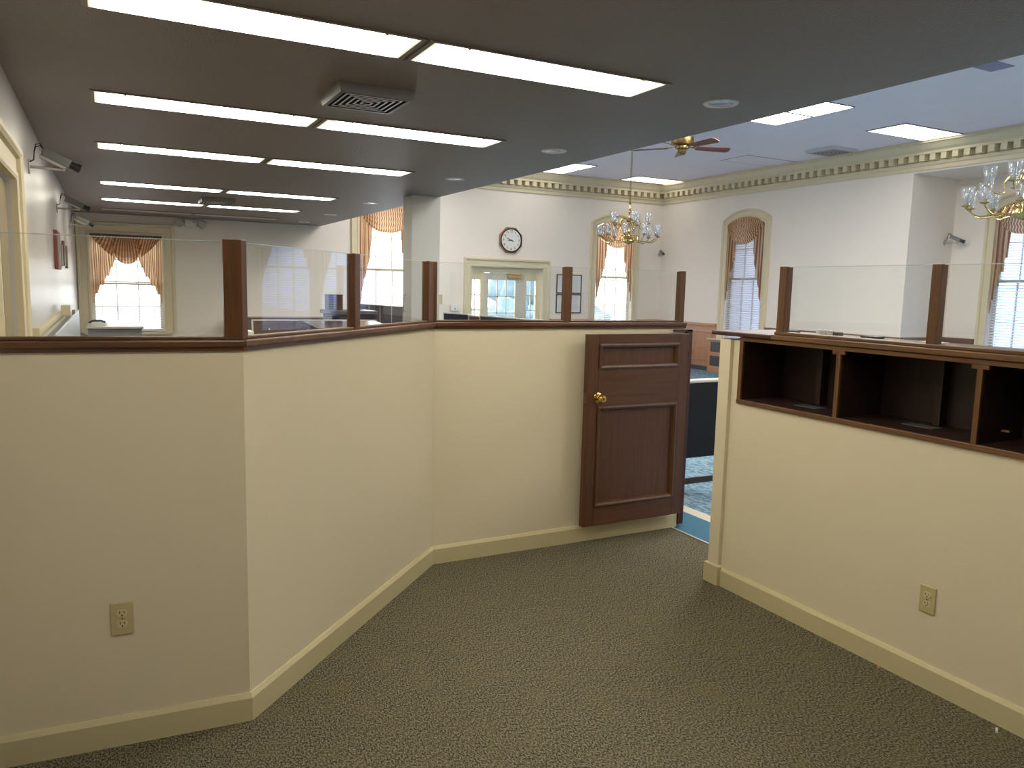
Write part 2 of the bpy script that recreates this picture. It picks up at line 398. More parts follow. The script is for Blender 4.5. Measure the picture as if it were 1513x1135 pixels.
def curtain(M, half, zs, rise, sag, tail_in, tail_out, label, tw=.30, flat=False):
    t = thing('swag_curtain', tuple(M @ Vector((0, -.03, sag))), label, 'curtain', 'striped swag curtains')
    H = half-.006
    R = (half*half+rise*rise)/(2*rise) if rise else 0
    def top(x): return (zs+rise-R+math.sqrt(R*R-x*x)) if rise else zs
    for sgn in (-1, 1):
        def fn(u, v, sgn=sgn):
            x = sgn*(H - tw*u); zt = top(x)-.03
            st = (math.floor(u*5)+max(0, (u*5 % 1)*1.5-.5))/5
            zb = tail_out+(tail_in-tail_out)*st - .035*tri(u*5+.2)
            w = v**1.05
            return (x + sgn*.012*math.sin(v*5+u*9)*v, -.012+.026*math.sin(u*PI*10)*(0.5+.5*v)-.01*v, zt+(zb-zt)*w)
        MB(M).grid(fn, 60, 26, lambda u, v: (u*tw*1.7, v)).build('curtain_tail', CURT, t, smooth=True, fix=False)
    def swag(name, hw, cx, zb, dep, nf, side=0, nrw=1.0, pw=2.1):
        def fn(u, v):
            a = 2*u-1; x = cx+hw*a*(nrw+(1-nrw)*math.sin(PI*min(1, v*1.0)/2))
            zt = top(min(max(x, -H), H))-.004
            zl = zb+(zs-.02-zb)*abs(a)**pw
            if side: zl = zb+(zs-.02-zb)*abs((a-side*.35)/(1.35 if a*side < 0 else .65))**1.5 if True else zl
            z = zt+(zl-zt)*v
            return (x, -.045-dep*math.sin(PI*min(v*.75+.05, 1))*(1-abs(a)**3) + .014*math.cos(v*nf*2*PI)*(1-a*a)**.6, z)
        MB(M).grid(fn, 56, 56, lambda u, v: (u*hw*2.3+(.10*v if side else 0), v)).build(name, CURT, t, smooth=True, fix=False)
    if flat:
        swag('side_swag', half*.62, -half*.37, sag+.05, .05, 4, side=1)
        swag('side_swag', half*.62, half*.37, sag+.05, .06, 4, side=-1)
        swag('centre_swag', half*.46, 0, sag, .10, 5, nrw=.5, pw=3.4)
        MB(M).box(-H, H, -.075, -.03, zs-.035, zs-.004).build('curtain_board', mat('board_brown', (.1, .06, .05), .7), t)
    else:
        swag('swag', H, 0, sag, .10, 5, pw=2.8)
    return t

def wallM(cx, cy, rz): return Matrix.Translation((cx, cy, 0)) @ Matrix.Rotation(rz, 4, 'Z')
MB_ = wallM
W1 = wallM(.2925, YB, 0); W2 = wallM(4.575, YB, 0); W3 = wallM(9.67, YB, 0)
W4 = wallM(XR, 11.23, -PI/2); W5 = wallM(XC, 6.66, -PI/2); W6 = wallM(XC, 5.57, -PI/2)
window('window_1', W1, .5175, .76, 2.29, 0, 1.25)
window('window_2', W2, .515, .69, 2.93, .13)
window('window_3', W3, .48, .69, 2.93, .13)
window('window_4', W4, .485, .69, 2.93, .13)
window('window_5', W5, .48, .69, 2.93, .13)
window('window_6', W6, .48, .69, 2.93, .13, .85)
blind(W1, .5175, .765, 2.27, 'white slatted blind glowing in the square-topped window by the left wall')
blind(W2, .515, .70, 3.03, 'white slatted blind in the tall window beside the square column')
blind(W3, .48, .70, 3.03, 'bright white slatted blind in the arched window right of the entrance door')
blind(W4, .485, .70, 3.03, 'white slatted blind with blue daylight in the arched window of the right wall', tilt=.30)
blind(W5, .48, .70, 3.03, 'white slatted blind in the recess window at the right edge of the photo', tilt=.30)
blind(W6, .48, .70, 3.03, 'white slatted blind of the recess window seen only as a reflection in the angled glass', tilt=.30)
curtain(W1, .5175, 2.29, 0, 1.83, 1.93, 1.24, 'striped tan swag curtain with a glowing centre on the square-topped window', .36, True)
curtain(W2, .515, 2.93, .13, 2.54, 2.45, 1.25, 'orange-lit striped swag curtain cut off by the low ceiling beside the column', .24)
curtain(W3, .48, 2.93, .13, 2.49, 2.42, 1.38, 'orange-lit striped swag curtain behind the hanging chandelier near the corner', .26)
curtain(W4, .485, 2.93, .13, 2.53, 2.45, 1.47, 'tan striped swag curtain in the arched window of the right wall', .24)
curtain(W5, .48, 2.93, .13, 2.56, 2.45, 1.40, 'tan striped swag curtain on the recess window behind the nearer chandelier', .24)
curtain(W6, .48, 2.93, .13, 2.56, 2.45, 1.55, 'tan striped swag curtain on the far recess window, out of direct view', .24)

# ---------------------------------------------------------------- cornice, wainscot, door, casings
def cornice():
    P = [(0,3.49),(.03,3.49),(.03,3.545),(.05,3.56),(.06,3.60),(.02,3.605),(.02,3.70),(.15,3.70),(.15,3.735),(.19,3.765),(.24,3.83),(.27,3.84),(.27,HIGH-.001),(0,HIGH-.001)]
    t = sthing('trim_1', (7, YB, 3.49))
    m = MB(); m.sweep([[(XE, YB-o, z), (XR-o, YB-o, z)] for o, z in P+P[:1]]); m.build('cornice_moulding', TRIM, t)
    d = MB(); x = XE+.1
    while x < XR-.2: d.box(x, x+.085, YB-.14, YB-.015, 3.61, 3.70); x += .17
    d.build('dentils', TRIM, t)
    t = sthing('trim_2', (XR, 9, 3.49))
    m = MB(); m.sweep([[(XR-o, YR, z), (XR-o, YB-o, z)] for o, z in P+P[:1]]); m.build('cornice_moulding', TRIM, t)
    d = MB(); y = YB-.2
    while y > YR: d.box(XR-.14, XR-.015, y-.085, y, 3.61, 3.70); y -= .17
    d.build('dentils', TRIM, t)
cornice()
def wainscot():
    def panelled(name, M, L, label, m=PINK):
        t = sthing(name, tuple(M @ Vector((0,0,0))))
        b = MB(M); b.box(0, L, -.02, 0, .09, .92); b.build('panelling', m, t)
        b = MB(M); b.box(0, L, -.05, 0, .92, .975); b.box(0, L, -.035, 0, .89, .92); b.build('chair_rail', m, t, bevel=.006)
        b = MB(M); n = max(1, round(L/.85)); w = L/n
        for i in range(n):
            x0, x1, z0, z1 = i*w+.09, (i+1)*w-.09, .20, .82
            for q in ((x0, x1, z0, z0+.035), (x0, x1, z1-.035, z1), (x0, x0+.035, z0+.035, z1-.035), (x1-.035, x1, z0+.035, z1-.035)):
                b.box(q[0], q[1], -.04, -.02, q[2], q[3])
        b.build('panel_moulding', m, t, bevel=.004)
        b = MB(M); b.box(0, L, -.03, 0, 0, .09); b.build('base', GRILLE, t)
    panelled('trim_3', wallM(XR, YB, -PI/2), YB-11.90, '')
    panelled('trim_4', wallM(XR, 10.58, -PI/2), 10.58-7.81, '', RBRN)
    panelled('trim_5', wallM(XR, 7.81, 0), XC-XR, '', RBRN)
    panelled('trim_6', wallM(XC, 7.81, -PI/2), 7.81-7.30, '', RBRN)
    panelled('trim_7', wallM(8.10, YB, 0), 9.04-8.10, '')
    panelled('trim_8', wallM(10.31, YB, 0), XR-10.31, '')
wainscot()
def radiator():
    for (M, lab) in ((W4, 'wooden radiator cabinet with slate grilles below the arched window of the right wall'),
                     (W3, 'wooden radiator cabinet below the arched window beside the entrance')):
        t = thing('radiator_cover', tuple(M @ Vector((0, 0, 0))), lab, 'radiator cover', 'radiator cabinets under the windows')
        b = MB(M); b.box(-.72, .72, -.16, -.052, 0, .66); b.build('body', PINK, t, bevel=.004)
        b = MB(M); b.box(-.74, .74, -.19, -.052, .66, .685); b.build('top', PALE, t, bevel=.004)
        for i in range(4):
            for z in (.14, .42):
                b = MB(M); x = -.64+i*.33; b.box(x, x+.29, -.168, -.16, z, z+.2); b.build('grille', GRILLE, t)
radiator()
def entrance():
    M = wallM(7.105, YB, 0); w = sthing('door_1', (7.105, YB, 0))
    c = MB(M); casing(c, .795, 0, 2.0, 0, k=1.15); c.build('door_casing', TRIM, w)
    f = MB(M)                                            # frame, sidelight stiles, head
    f.box(-.795, .795, .08, .16, 1.89, 2.0)
    f.box(-.795, -.79, .08, .16, 0, 1.89)
    for x0, x1 in ((-.56, -.49), (.44, .475), (.70, .795)): f.box(x0, x1, .08, .16, 0, 1.89)
    for x0, x1 in ((-.79, -.56), (.475, .70)):
        f.box(x0, x1, .09, .15, 1.75, 1.89); f.box(x0, x1, .09, .15, 0, .55)
        for z in (.85, 1.15, 1.45): f.box(x0, x1, .105, .135, z-.009, z+.009)
        xm = (x0+x1)/2; f.box(xm-.008, xm+.008, .105, .135, .55, 1.75)
    f.build('sidelight_frame', TRIM, w)
    leaf = MB(M); leaf.box(-.49, -.385, .09, .135, .01, 1.885); leaf.box(.225, .44, .09, .135, .01, 1.885)
    leaf.box(-.385, .225, .09, .135, 1.75, 1.885); leaf.box(-.385, .225, .09, .135, .01, .45)
    for z in (.77, 1.09, 1.42): leaf.box(-.385, .225, .10, .125, z-.009, z+.009)
    for x in (-.182, .022): leaf.box(x-.009, x+.009, .10, .125, .45, 1.75)
    lf = leaf.build('door_leaf', mat('door_paint', (.62, .58, .50), .45), w)
    g = MB(M); g.box(-.385, .225, .111, .114, .45, 1.75); g.box(-.79, -.56, .118, .121, .55, 1.75); g.box(.475, .70, .118, .121, .55, 1.75)
    g.build('door_glass', WGLASS, w)
    cl = MB(M); cl.box(.04, .34, .03, .085, 1.79, 1.85); cl.box(.02, .36, .05, .089, 1.83, 1.88)
    cl.build('door_closer', BRASS, w, bevel=.005)
    cl = MB(M); cl.box(.05, .30, -.01, .02, 1.865, 1.88); cl.box(.27, .30, .0, .09, 1.875, 1.895); cl.build('closer_arm', BRASS, w)
    h = MB(M); h.lathe([(.03,0),(.03,.008),(.012,.012),(.012,.04),(.027,.05),(.03,.065),(.02,.08),(0,.082)], (.33, .09, .98), 16, Matrix.Rotation(PI/2, 4, 'X')); h.build('door_knob', BRASS, w, smooth=True)
entrance()
def left_door():
    w = sthing('door_2', (XL, 4.2, 0)); M = wallM(XL, 4.205, PI/2)
    c = MB(M); casing(c, .455, 0, 2.08, 0, k=1.15); c.build('door_casing', TRIM, w)
    l = MB(M); l.box(-.45, .45, .02, .06, .01, 2.07)
    l.build('door_leaf', mat('tan_door', (.30, .23, .11), .5), w, bevel=.004)
    p = MB(M)
    for x0, x1 in ((-.36, -.05), (.05, .36)):
        for z0, z1 in ((.2, .9), (1.05, 1.9)): p.box(x0, x1, .012, .02, z0, z1)
    p.build('door_panel', MATS['tan_door'], w, bevel=.01)
left_door()
def column():
    o = struct(MB().box(3.04, 3.376, 8.27, 8.56, 0, LOW).build('wall_column', mat('column_paint', (.55, .54, .50), .5, noise=.02)))
    m = MB(); m.tube([(3.035, 8.42, 1.50), (3.005, 8.42, 1.48), (3.0, 8.42, 1.40), (3.0, 8.42, 1.33), (3.006, 8.45, 1.30), (3.035, 8.45, 1.30)], .008)
    m.build('grab_bar', STEEL, smooth=True, tagd=('slim grey metal bar fixed upright on the side of the square column', 'wall bar'))
column()

# ---------------------------------------------------------------- partition
ZC = 1.375                                            # underside of cap
pA0, pA, pB, pC = Vector((-.412, 2.846)), Vector((.41, 2.789)), Vector((1.606, 4.01)), Vector((3.39, 4.01))
def seg(a, b):
    d = b-a; L = d.length; return Matrix.Translation((a.x, a.y, 0)) @ Matrix.Rotation(math.atan2(d.y, d.x), 4, 'Z'), L
def poly_offset(pts, off):                            # offset a polyline to its left by off
    out = []
    for i, p in enumerate(pts):
        ds = []
        if i > 0: ds.append((pts[i]-pts[i-1]).normalized())
        if i < len(pts)-1: ds.append((pts[i+1]-pts[i]).normalized())
        ns = [Vector((-d.y, d.x)) for d in ds]; n = sum(ns, Vector((0,0))); n.normalize()
        out.append(p + n*off/n.dot(ns[0]))
    return out
def seg_prism(i, o0, o1, z0, z1, name, m, parent=None, bevel=0, pts=None, tagd=None):
    P = pts or [pA0, pA, pB, pC]
    a, b = poly_offset(P, o0), poly_offset(P, o1)
    mb = MB(); mb.prism([tuple(a[i]), tuple(a[i+1]), tuple(b[i+1]), tuple(b[i])], 'Z', z0, z1)
    return mb.build(name, m, parent, bevel=bevel, tagd=tagd)
for i, nm in enumerate(('left', 'angled', 'centre')):
    struct(seg_prism(i, .0, .12, 0, ZC, 'wall_partition_'+nm, PAINT_N))
    P2 = [pA0, pA, pB, Vector((3.40, 4.01))]
    a, b, c = poly_offset(P2, -.016), poly_offset(P2, 0), poly_offset(P2, -.008)
    m = MB(); prof = [(0, 0), (-.016, 0), (-.016, .088), (-.006, .105), (0, .105)]
    rows = [poly_offset(P2, o) for o, _ in prof]
    m.sweep([[(rows[k][i].x, rows[k][i].y, prof[k][1]), (rows[k][i+1].x, rows[k][i+1].y, prof[k][1])] for k in range(5)])
    struct(m.build('baseboard_'+nm, BASE))
# end of the centre wall
struct(MB().box(3.39, 3.402, 4.005, 4.13, 0, ZC).build('trim_9', PAINT_N))
ZG = 1.735                                            # top of glass and posts
def post(t, M, x0, x1, y0=.0, y1=.042, m=WZ):
    p = MB(M); p.box(x0, x1, y0, y1, ZC+.024, ZG); p.build('post', m, t, bevel=.003)
def pane(t, M, x0, x1, y=.021):
    g = MB(M); g.box(x0, x1, y-.003, y+.003, ZC+.0245, ZG-.004); g.build('glass_pane', GLASS, t)
    MB(M).box(x0, x1, y-.003, y+.003, ZG-.004, ZG-.0015).build('polished_edge', GEDGE, t)
    r = MB(M); r.box(x0, x1, y-.018, y-.004, ZC+.024, ZC+.036); r.box(x0, x1, y+.004, y+.018, ZC+.024, ZC+.036); r.build('glass_stop', WX if abs(M[0][0]) > .9 else WY, t, bevel=.003)
def screens():
    P = [pA0, pA, pB, Vector((3.405, 4.01))]
    def base(i, name, label):
        t = thing(name, (P[i].x, P[i].y, ZC), label, 'glass screen', 'glass screens on the low partition')
        seg_prism(i, -.018, .135, ZC, ZC+.024, 'cap_rail', WX if i != 1 else WY, t, bevel=.005, pts=P)
        seg_prism(i, -.008, .0, ZC-.014, ZC, 'cap_moulding', WX, t, pts=P)
        return t
    # left
    M, L = seg(pA0, pA); t = base(0, 'glass_screen', 'wide glass screen in oak on the left stretch of the cream half wall')
    pane(t, M, .0, L-.060)
    p = MB(); q = poly_offset([pA0, pA, pB], 0); r = poly_offset([pA0, pA, pB], .05)
    u = (pA-pA0).normalized(); v = (pB-pA).normalized()
    e0 = pA-u*.060; e1 = pA+v*.030; n0 = Vector((-u.y, u.x)); n1 = Vector((-v.y, v.x))
    p.prism([tuple(e0), tuple(pA), tuple(e1), tuple(e1+n1*.05), tuple(r[1]), tuple(e0+n0*.05)], 'Z', ZC+.024, ZG+.006)
    p.build('corner_post', WZ, t, bevel=.002)
    # angled
    M, L = seg(pA, pB); t = base(1, 'glass_screen', 'two-pane glass screen on the angled stretch of the half wall')
    pane(t, M, .031, .803); post(t, M, .803, .853)
    pane(t, M, .853, L-.071)
    # corner at B
    p = MB(); u = v; v2 = Vector((1, 0)); n0 = Vector((-u.y, u.x)); r = poly_offset([pA, pB, pC], .042)
    e0 = pB-u*.070; e1 = pB+v2*.020; n1 = Vector((0, 1))
    p.prism([tuple(e0), tuple(pB), tuple(e1), tuple(e1+n1*.042), tuple(r[1]), tuple(e0+n0*.042)], 'Z', ZC+.024, ZG)
    p.build('corner_post', WZ, t, bevel=.003)
    # centre
    M, L = seg(pB, pC); t = base(2, 'glass_screen', 'two-pane glass screen above the half door on the centre half wall')
    x = pB.x
    pane(t, M, .021, 2.457-x); post(t, M, 2.457-x, 2.508-x); pane(t, M, 2.508-x, 3.342-x); post(t, M, 3.342-x, 3.388-x)
screens()
def right_partition():
    X = 2.94
    # carcass: lower wall, end pier, back; the cubbies open towards the viewer
    m = MB(); m.box(X, X+.36, YR, 3.068, 0, 1.022); struct(m.build('wall_partition_right', PAINT_N))
    m = MB(); m.box(X-.022, X+.36, 3.068, 3.148, 0, ZC-.02); m.box(X, X+.36, 3.018, 3.068, 1.022, ZC-.02)
    struct(m.build('trim_10', PAINT_N, bevel=.002))
    m = MB(); prof = [(0, 0), (.016, 0), (.016, .088), (.006, .105), (0, .105)]
    m.sweep([[(X-o, YR, z), (X-o, 3.052, z)] for o, z in prof]); struct(m.build('baseboard_right', BASE))
    m = MB(); m.box(X-.038, X+.37, 3.052, 3.164, 0, .11); struct(m.build('baseboard_end', BASE, bevel=.004))
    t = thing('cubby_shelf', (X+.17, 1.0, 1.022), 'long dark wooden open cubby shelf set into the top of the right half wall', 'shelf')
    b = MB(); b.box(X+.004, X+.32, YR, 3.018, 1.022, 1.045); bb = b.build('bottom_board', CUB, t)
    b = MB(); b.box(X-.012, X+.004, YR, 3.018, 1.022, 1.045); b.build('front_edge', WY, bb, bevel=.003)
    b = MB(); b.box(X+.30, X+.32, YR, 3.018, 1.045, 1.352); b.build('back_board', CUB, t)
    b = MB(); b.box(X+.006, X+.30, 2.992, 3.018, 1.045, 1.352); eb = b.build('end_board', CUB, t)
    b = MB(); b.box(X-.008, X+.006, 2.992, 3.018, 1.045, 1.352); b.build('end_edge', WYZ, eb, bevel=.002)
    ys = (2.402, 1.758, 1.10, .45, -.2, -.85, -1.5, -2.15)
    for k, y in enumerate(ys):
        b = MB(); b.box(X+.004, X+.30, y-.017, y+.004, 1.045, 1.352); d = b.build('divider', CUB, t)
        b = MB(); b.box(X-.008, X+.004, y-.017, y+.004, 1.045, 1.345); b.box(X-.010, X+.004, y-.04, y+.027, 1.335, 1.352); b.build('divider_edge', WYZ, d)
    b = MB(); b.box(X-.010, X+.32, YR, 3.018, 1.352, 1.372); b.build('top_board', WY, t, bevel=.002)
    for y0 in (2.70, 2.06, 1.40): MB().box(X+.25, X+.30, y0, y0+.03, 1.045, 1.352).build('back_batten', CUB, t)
    # papers and catches in the cubbies
    for y0, x0, lab in ((2.60, 3.05, 'thin pale paper slip lying in the first cubby of the right half wall'), (2.02, 3.08, 'thin pale paper slip lying in the middle cubby of the right half wall')):
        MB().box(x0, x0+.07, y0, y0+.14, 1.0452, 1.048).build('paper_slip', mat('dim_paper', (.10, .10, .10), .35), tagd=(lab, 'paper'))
    MB().box(3.0, 3.02, 1.66, 1.69, 1.10, 1.108).build('catch_plate', ABRASS, tagd=('small metal catch inside the last visible cubby at the right edge', 'catch'))
    # cap and glass screen
    t = thing('glass_screen', (X+.1, 1, ZC), 'two-pane glass screen on the dark oak cap above the cubby shelf', 'glass screen', 'glass screens on the low partition')
    b = MB(); b.box(X-.025, X+.44, 2.80, 3.22, ZC-.001, ZC+.022); b.build('cap_end', MAHO, t, bevel=.006)
    b = MB(); b.box(X-.020, X+.44, YR, 2.80, ZC-.001, ZC+.024); b.build('cap_rail', WY, t, bevel=.004)
    b = MB(); b.box(X-.006, X+.055, YR, 2.79, ZC+.024, ZC+.040); b.build('sill_rail', WY, t, bevel=.004)
    M = Matrix.Translation((X, 2.79, 0)) @ Matrix.Rotation(-PI/2, 4, 'Z')
    post(t, M, .005, .053, m=WYZ); pane(t, M, .053, .801); post(t, M, .801, .844, m=WYZ); pane(t, M, .844, 1.62)
    post(t, M, 1.62, 1.665, m=WYZ); pane(t, M, 1.665, 3.2)
    # items left on the cap behind the glass
    cz = ZC+.0242
    b = MB(); b.box(3.20, 3.245, 2.90, 2.97, cz, cz+.012); b.build('stapler', DARK, bevel=.004, tagd=('flat black desk gadget on the cap behind the right glass, nearest the post', 'stapler'))
    k = thing('button_box', (3.22, 2.70, cz), 'small dark box with three white buttons on the cap behind glass', 'desk box')
    b = MB(); b.box(3.19, 3.23, 2.62, 2.755, cz, cz+.020); b.build('body', mat('brown_plastic', (.08, .05, .05), .5), k, bevel=.003)
    for y in (2.65, 2.685, 2.72): MB().box(3.178, 3.20, y, y+.026, cz+.003, cz+.028).build('button', WHITE, k, bevel=.003)
    MB().box(3.25, 3.30, 2.44, 2.54, cz, cz+.010).build('pen_tray', DARK, bevel=.003, tagd=('flat dark tray on the cap right of the button box', 'tray'))
    MB().box(3.24, 3.30, 2.12, 2.22, cz, cz+.006).build('card', WHITE, tagd=('pale flat card lying on the cap near the second right post', 'card'))
right_partition()

def gate():
    X0, X1, Y0, Y1, Z0, Z1 = 2.572, 3.352, 3.905, 3.945, .125, 1.330
    t = thing('half_door', (X1, Y1, Z0), 'brown wooden two-panel half door standing open against the centre half wall', 'door')
    a, b_ = 2.655, 3.272
    pans = ((1.118, 1.270), (.248, .882))
    l = MB(); l.box(X0, a, Y0, Y1, Z0, Z1); l.box(b_, X1, Y0, Y1, Z0, Z1); l.build('stile', GZ, t, bevel=.003)
    l = MB(); l.box(a, b_, Y0, Y1, pans[0][1], Z1); l.box(a, b_, Y0, Y1, pans[1][1], pans[0][0]); l.box(a, b_, Y0, Y1, Z0, pans[1][0]); l.build('cross_rail', GX, t)
    for z0, z1 in pans:
        p = MB(); p.box(a, b_, Y0+.016, Y1-.008, z0, z1); pn = p.build('door_panel', GZ, t)
        m = MB(); ins = [(-.004, -.006), (.008, -.010), (.020, -.004), (.028, .014)]
        m.sweep([[(a+o, Y0+y, z0+o), (a+o, Y0+y, z1-o), (b_-o, Y0+y, z1-o), (b_-o, Y0+y, z0+o), (a+o, Y0+y, z0+o)] for o, y in ins])
        m.build('panel_moulding', GZ, pn)
    R = Matrix.Rotation(PI/2, 4, 'X')
    k = MB(); k.lathe([(.033, 0), (.033, .004), (.026, .009), (.013, .012), (.012, .028), (.020, .034), (.027, .044), (.027, .054), (.020, .064), (.008, .067), (0, .067)], (2.652, Y0, .940), 28, R)
    kb = k.build('door_knob', BRASS, t, smooth=True)
    k = MB(); k.lathe([(.008, .066), (.008, .069), (0, .069)], (2.652, Y0, .940), 14, R); k.build('knob_button', ABRASS, kb)
    p = MB(); p.box(X0-.0015, X0, Y0+.008, Y1-.008, .91, .97); p.build('latch_plate', ABRASS, t)
    p = MB(); p.cyl((X0-.001, Y0+.02, .925), (X0-.003, Y0+.02, .925), .004); p.cyl((X0-.001, Y0+.02, .955), (X0-.003, Y0+.02, .955), .004); p.build('latch_screw', DARK, t)
    for z in (.25, 1.18):
        h = MB(); h.cyl((X1+.004, Y0+.004, z-.04), (X1+.004, Y0+.004, z+.04), .006); h.box(X1, X1+.004, Y0+.004, Y1, z-.04, z+.04); h.build('hinge', MAHO, t)
    j = MB(); j.box(3.402, 3.448, 3.985, 4.06, .02, 1.352); j.box(3.30, 3.448, 3.985, 4.008, 1.338, 1.352)
    struct(j.build('trim_11', MAHO, bevel=.002))
    th = MB(); th.box(3.345, 3.362, 3.16, 4.005, 0, .006); struct(th.build('trim_12', STEEL))
gate()

def outlet():
    t = thing('outlet', (0, 0, 0), 'cream electrical outlet low on the left half wall', 'outlet', 'cream wall outlets')
    m = MB(); m.box(-.035, .035, -.006, 0, -.057, .057); m.build('cover_plate', IVORY, t, bevel=.003)
    for z in (.019, -.019):
        f = MB(); pts = [(.0165*math.cos(a), max(-.0125, min(.0125, .0165*math.sin(a)))+z) for a in [2*PI*i/28 for i in range(28)]]
        f.prism(pts, 'Y', -.0085, -.006); fo = f.build('socket', IVORY2, t)
        s = MB(); s.box(-.0078, -.0052, -.0090, -.0085, z+.0005, z+.009); s.box(.0052, .0078, -.0090, -.0085, z+.0005, z+.008)
        s.cyl((0, -.0085, z-.0065), (0, -.0090, z-.0065), .0027, 10); s.build('slot', DARK, fo)
    s = MB(); s.cyl((0, -.006, 0), (0, -.0075, 0), .0028, 10); s.build('screw', ABRASS, t)
    return t
o1 = outlet()
o1.location = (.004, 2.817, .453); o1.rotation_euler.z = math.atan2((pA-pA0).y, (pA-pA0).x)
dup(o1, (2.94, 1.876, .371), -PI/2, 'cream electrical outlet low on the right half wall')

# ---------------------------------------------------------------- ceiling fixtures
def end_falloff(m, strength, x0, x1):
    nt = m.node_tree; b = nt.nodes['Principled BSDF']; tc = nt.nodes.new('ShaderNodeTexCoord'); sp = nt.nodes.new('ShaderNodeSeparateXYZ')
    ab = nt.nodes.new('ShaderNodeMath'); ab.operation = 'ABSOLUTE'; mr = nt.nodes.new('ShaderNodeMapRange'); mr.interpolation_type = 'SMOOTHSTEP'
    mr.inputs[1].default_value = x0; mr.inputs[2].default_value = x1; mr.inputs[3].default_value = strength; mr.inputs[4].default_value = .75
    nt.links.new(tc.outputs['Object'], sp.inputs[0]); nt.links.new(sp.outputs['X'], ab.inputs[0]); nt.links.new(ab.outputs[0], mr.inputs[0]); nt.links.new(mr.outputs[0], b.inputs['Emission Strength'])
end_falloff(LAMP, FLUOR, .45, .60)
def fixture():
    t = thing('ceiling_light', (0, 0, 0), 'x', 'ceiling light', 'slim fluorescent ceiling lights')
    f = MB()
    for q in ((-.622, .622, -.165, -.145), (-.622, .622, .145, .165), (-.622, -.600, -.145, .145), (.600, .622, -.145, .145)): f.box(*q, -.007, 0)
    f.build('frame', STEEL_D, t, bevel=.002)
    d = MB(); d.box(-.600, .600, -.145, .145, -.006, -.001); d.build('diffuser', LAMP, t)
    for x in (-.45, .45): l = MB(); l.box(x-.005, x+.005, -.162, -.150, -.013, -.007); l.build('latch', BRASS, t)
    return t
STEEL_D = mat('fixture_frame', (.24, .22, .19), .5)
fx = fixture()
rows = [(3.245, 'nearest visible row'), (5.0, 'second row from the viewer'), (6.775, 'third row from the viewer'), (9.33, 'fourth row from the viewer'), (11.25, 'fifth row, the last lit one')]
first = True
for y, nm in rows + [(1.40, 'row just above the viewer')]:
    for cx, sd in ((.575, 'left'), (1.835, 'right')):
        if first: o = fx; o.location = (cx, y, LOW); first = False
        else: o = dup(fx, (cx, y, LOW))
        o['label'] = f'{sd} glowing slim light of the {nm} on the low ceiling'
for cx, sd in ((.575, 'left'), (1.835, 'right')):
    o = dup(fx, (cx, 12.85, LOW)); o['label'] = f'{sd} unlit slim light at the far end of the low ceiling'
    for ch in o.children:
        if ch.name.startswith('diffuser'): ch.data = ch.data.copy(); ch.data.materials[0] = UNLIT
def downlight():
    t = thing('downlight', (0,0,0), 'x', 'downlight', 'round recessed downlights')
    m = MB(); m.lathe([(.065, .0), (.068, -.004), (.088, -.006), (.094, 0)], seg=36, ring=True); m.build('trim_ring', WHITE, t, smooth=True)
    m = MB(); m.lathe([(.0, -.002), (.045, -.0035), (.066, -.001), (.066, .0)], seg=36); m.build('lens', CAN, t, smooth=True)
    return t
dl = downlight()
for k, (y, nm) in enumerate([(3.26, 'nearest the viewer'), (5.0, 'second from the viewer'), (6.82, 'third from the viewer'), (9.45, 'fourth from the viewer'), (11.4, 'fifth from the viewer'), (13.1, 'farthest, by the end wall')]):
    o = dl if k == 0 else dup(dl, (0,0,0)); o.location = (2.93, y, LOW); o['label'] = f'round recessed downlight in the low ceiling, {nm}'
def vent(z, s=.2, m=None):
    t = thing('air_vent', (0,0,0), 'x', 'air vent', 'square ceiling air vents')
    fr = MB(); h = s
    fr.sweep([[(-a,-a,zz),(a,-a,zz),(a,a,zz),(-a,a,zz),(-a,-a,zz)] for a, zz in ((h, 0), (h-.012, -.048), (h-.032, -.050), (h-.034, -.02))])
    fr.build('housing', VENTM, t)
    b = MB(); b.box(-h+.034, h-.034, -h+.034, h-.034, -.046, -.004); b.build('backing', MATTE, t)
    f = MB(); 
    for a in (.150, .120, .090, .060, .030):
        a *= h/.2
        f.sweep([[(-q,-q,zz),(q,-q,zz),(q,q,zz),(-q,q,zz),(-q,-q,zz)] for q, zz in ((a, -.0458), (a, -.0475), (a-.0095, -.0475), (a-.0095, -.0458))])
    f.build('fins', VENTF, t)
    return t
VENTM = mat('vent_housing', (.16, .155, .15), .35, .3); VENTF = mat('vent_fin', (.9, .9, .9), .3, .4); MATTE = mat('matte_black', (.006, .006, .006), .95, spec=.1)
v = vent(LOW); v.location = (1.255, 4.12, LOW); v['label'] = 'square louvred air vent in the low ceiling between the two nearest light rows'
dup(v, (1.24, 10.35, LOW), label='square louvred air vent in the low ceiling between the far light rows')
v2 = dup(v, (10.2, 8.77, HIGH), label='pale square air vent in the high ceiling near the right wall')
v2.scale = (1.4, 1.4, 1)
for ch in v2.children:
    if ch.name.startswith('housing'): ch.data = ch.data.copy(); ch.data.materials[0] = mat('pale_vent', (.55, .56, .60), .4)
def troffer():
    t = thing('ceiling_light', (0,0,0), 'x', 'ceiling light', 'wide panel lights in the high ceiling')
    f = MB()
    for q in ((-.62, .62, -.31, -.295), (-.62, .62, .295, .31), (-.62, -.605, -.295, .295), (.605, .62, -.295, .295)): f.box(*q, -.012, 0)
    f.build('frame', mat('troffer_frame', (.25, .25, .27), .5), t)
    d = MB(); d.box(-.605, .605, -.295, .295, -.008, -.001); d.build('diffuser', LAMPH, t)
    return t
tr = troffer()
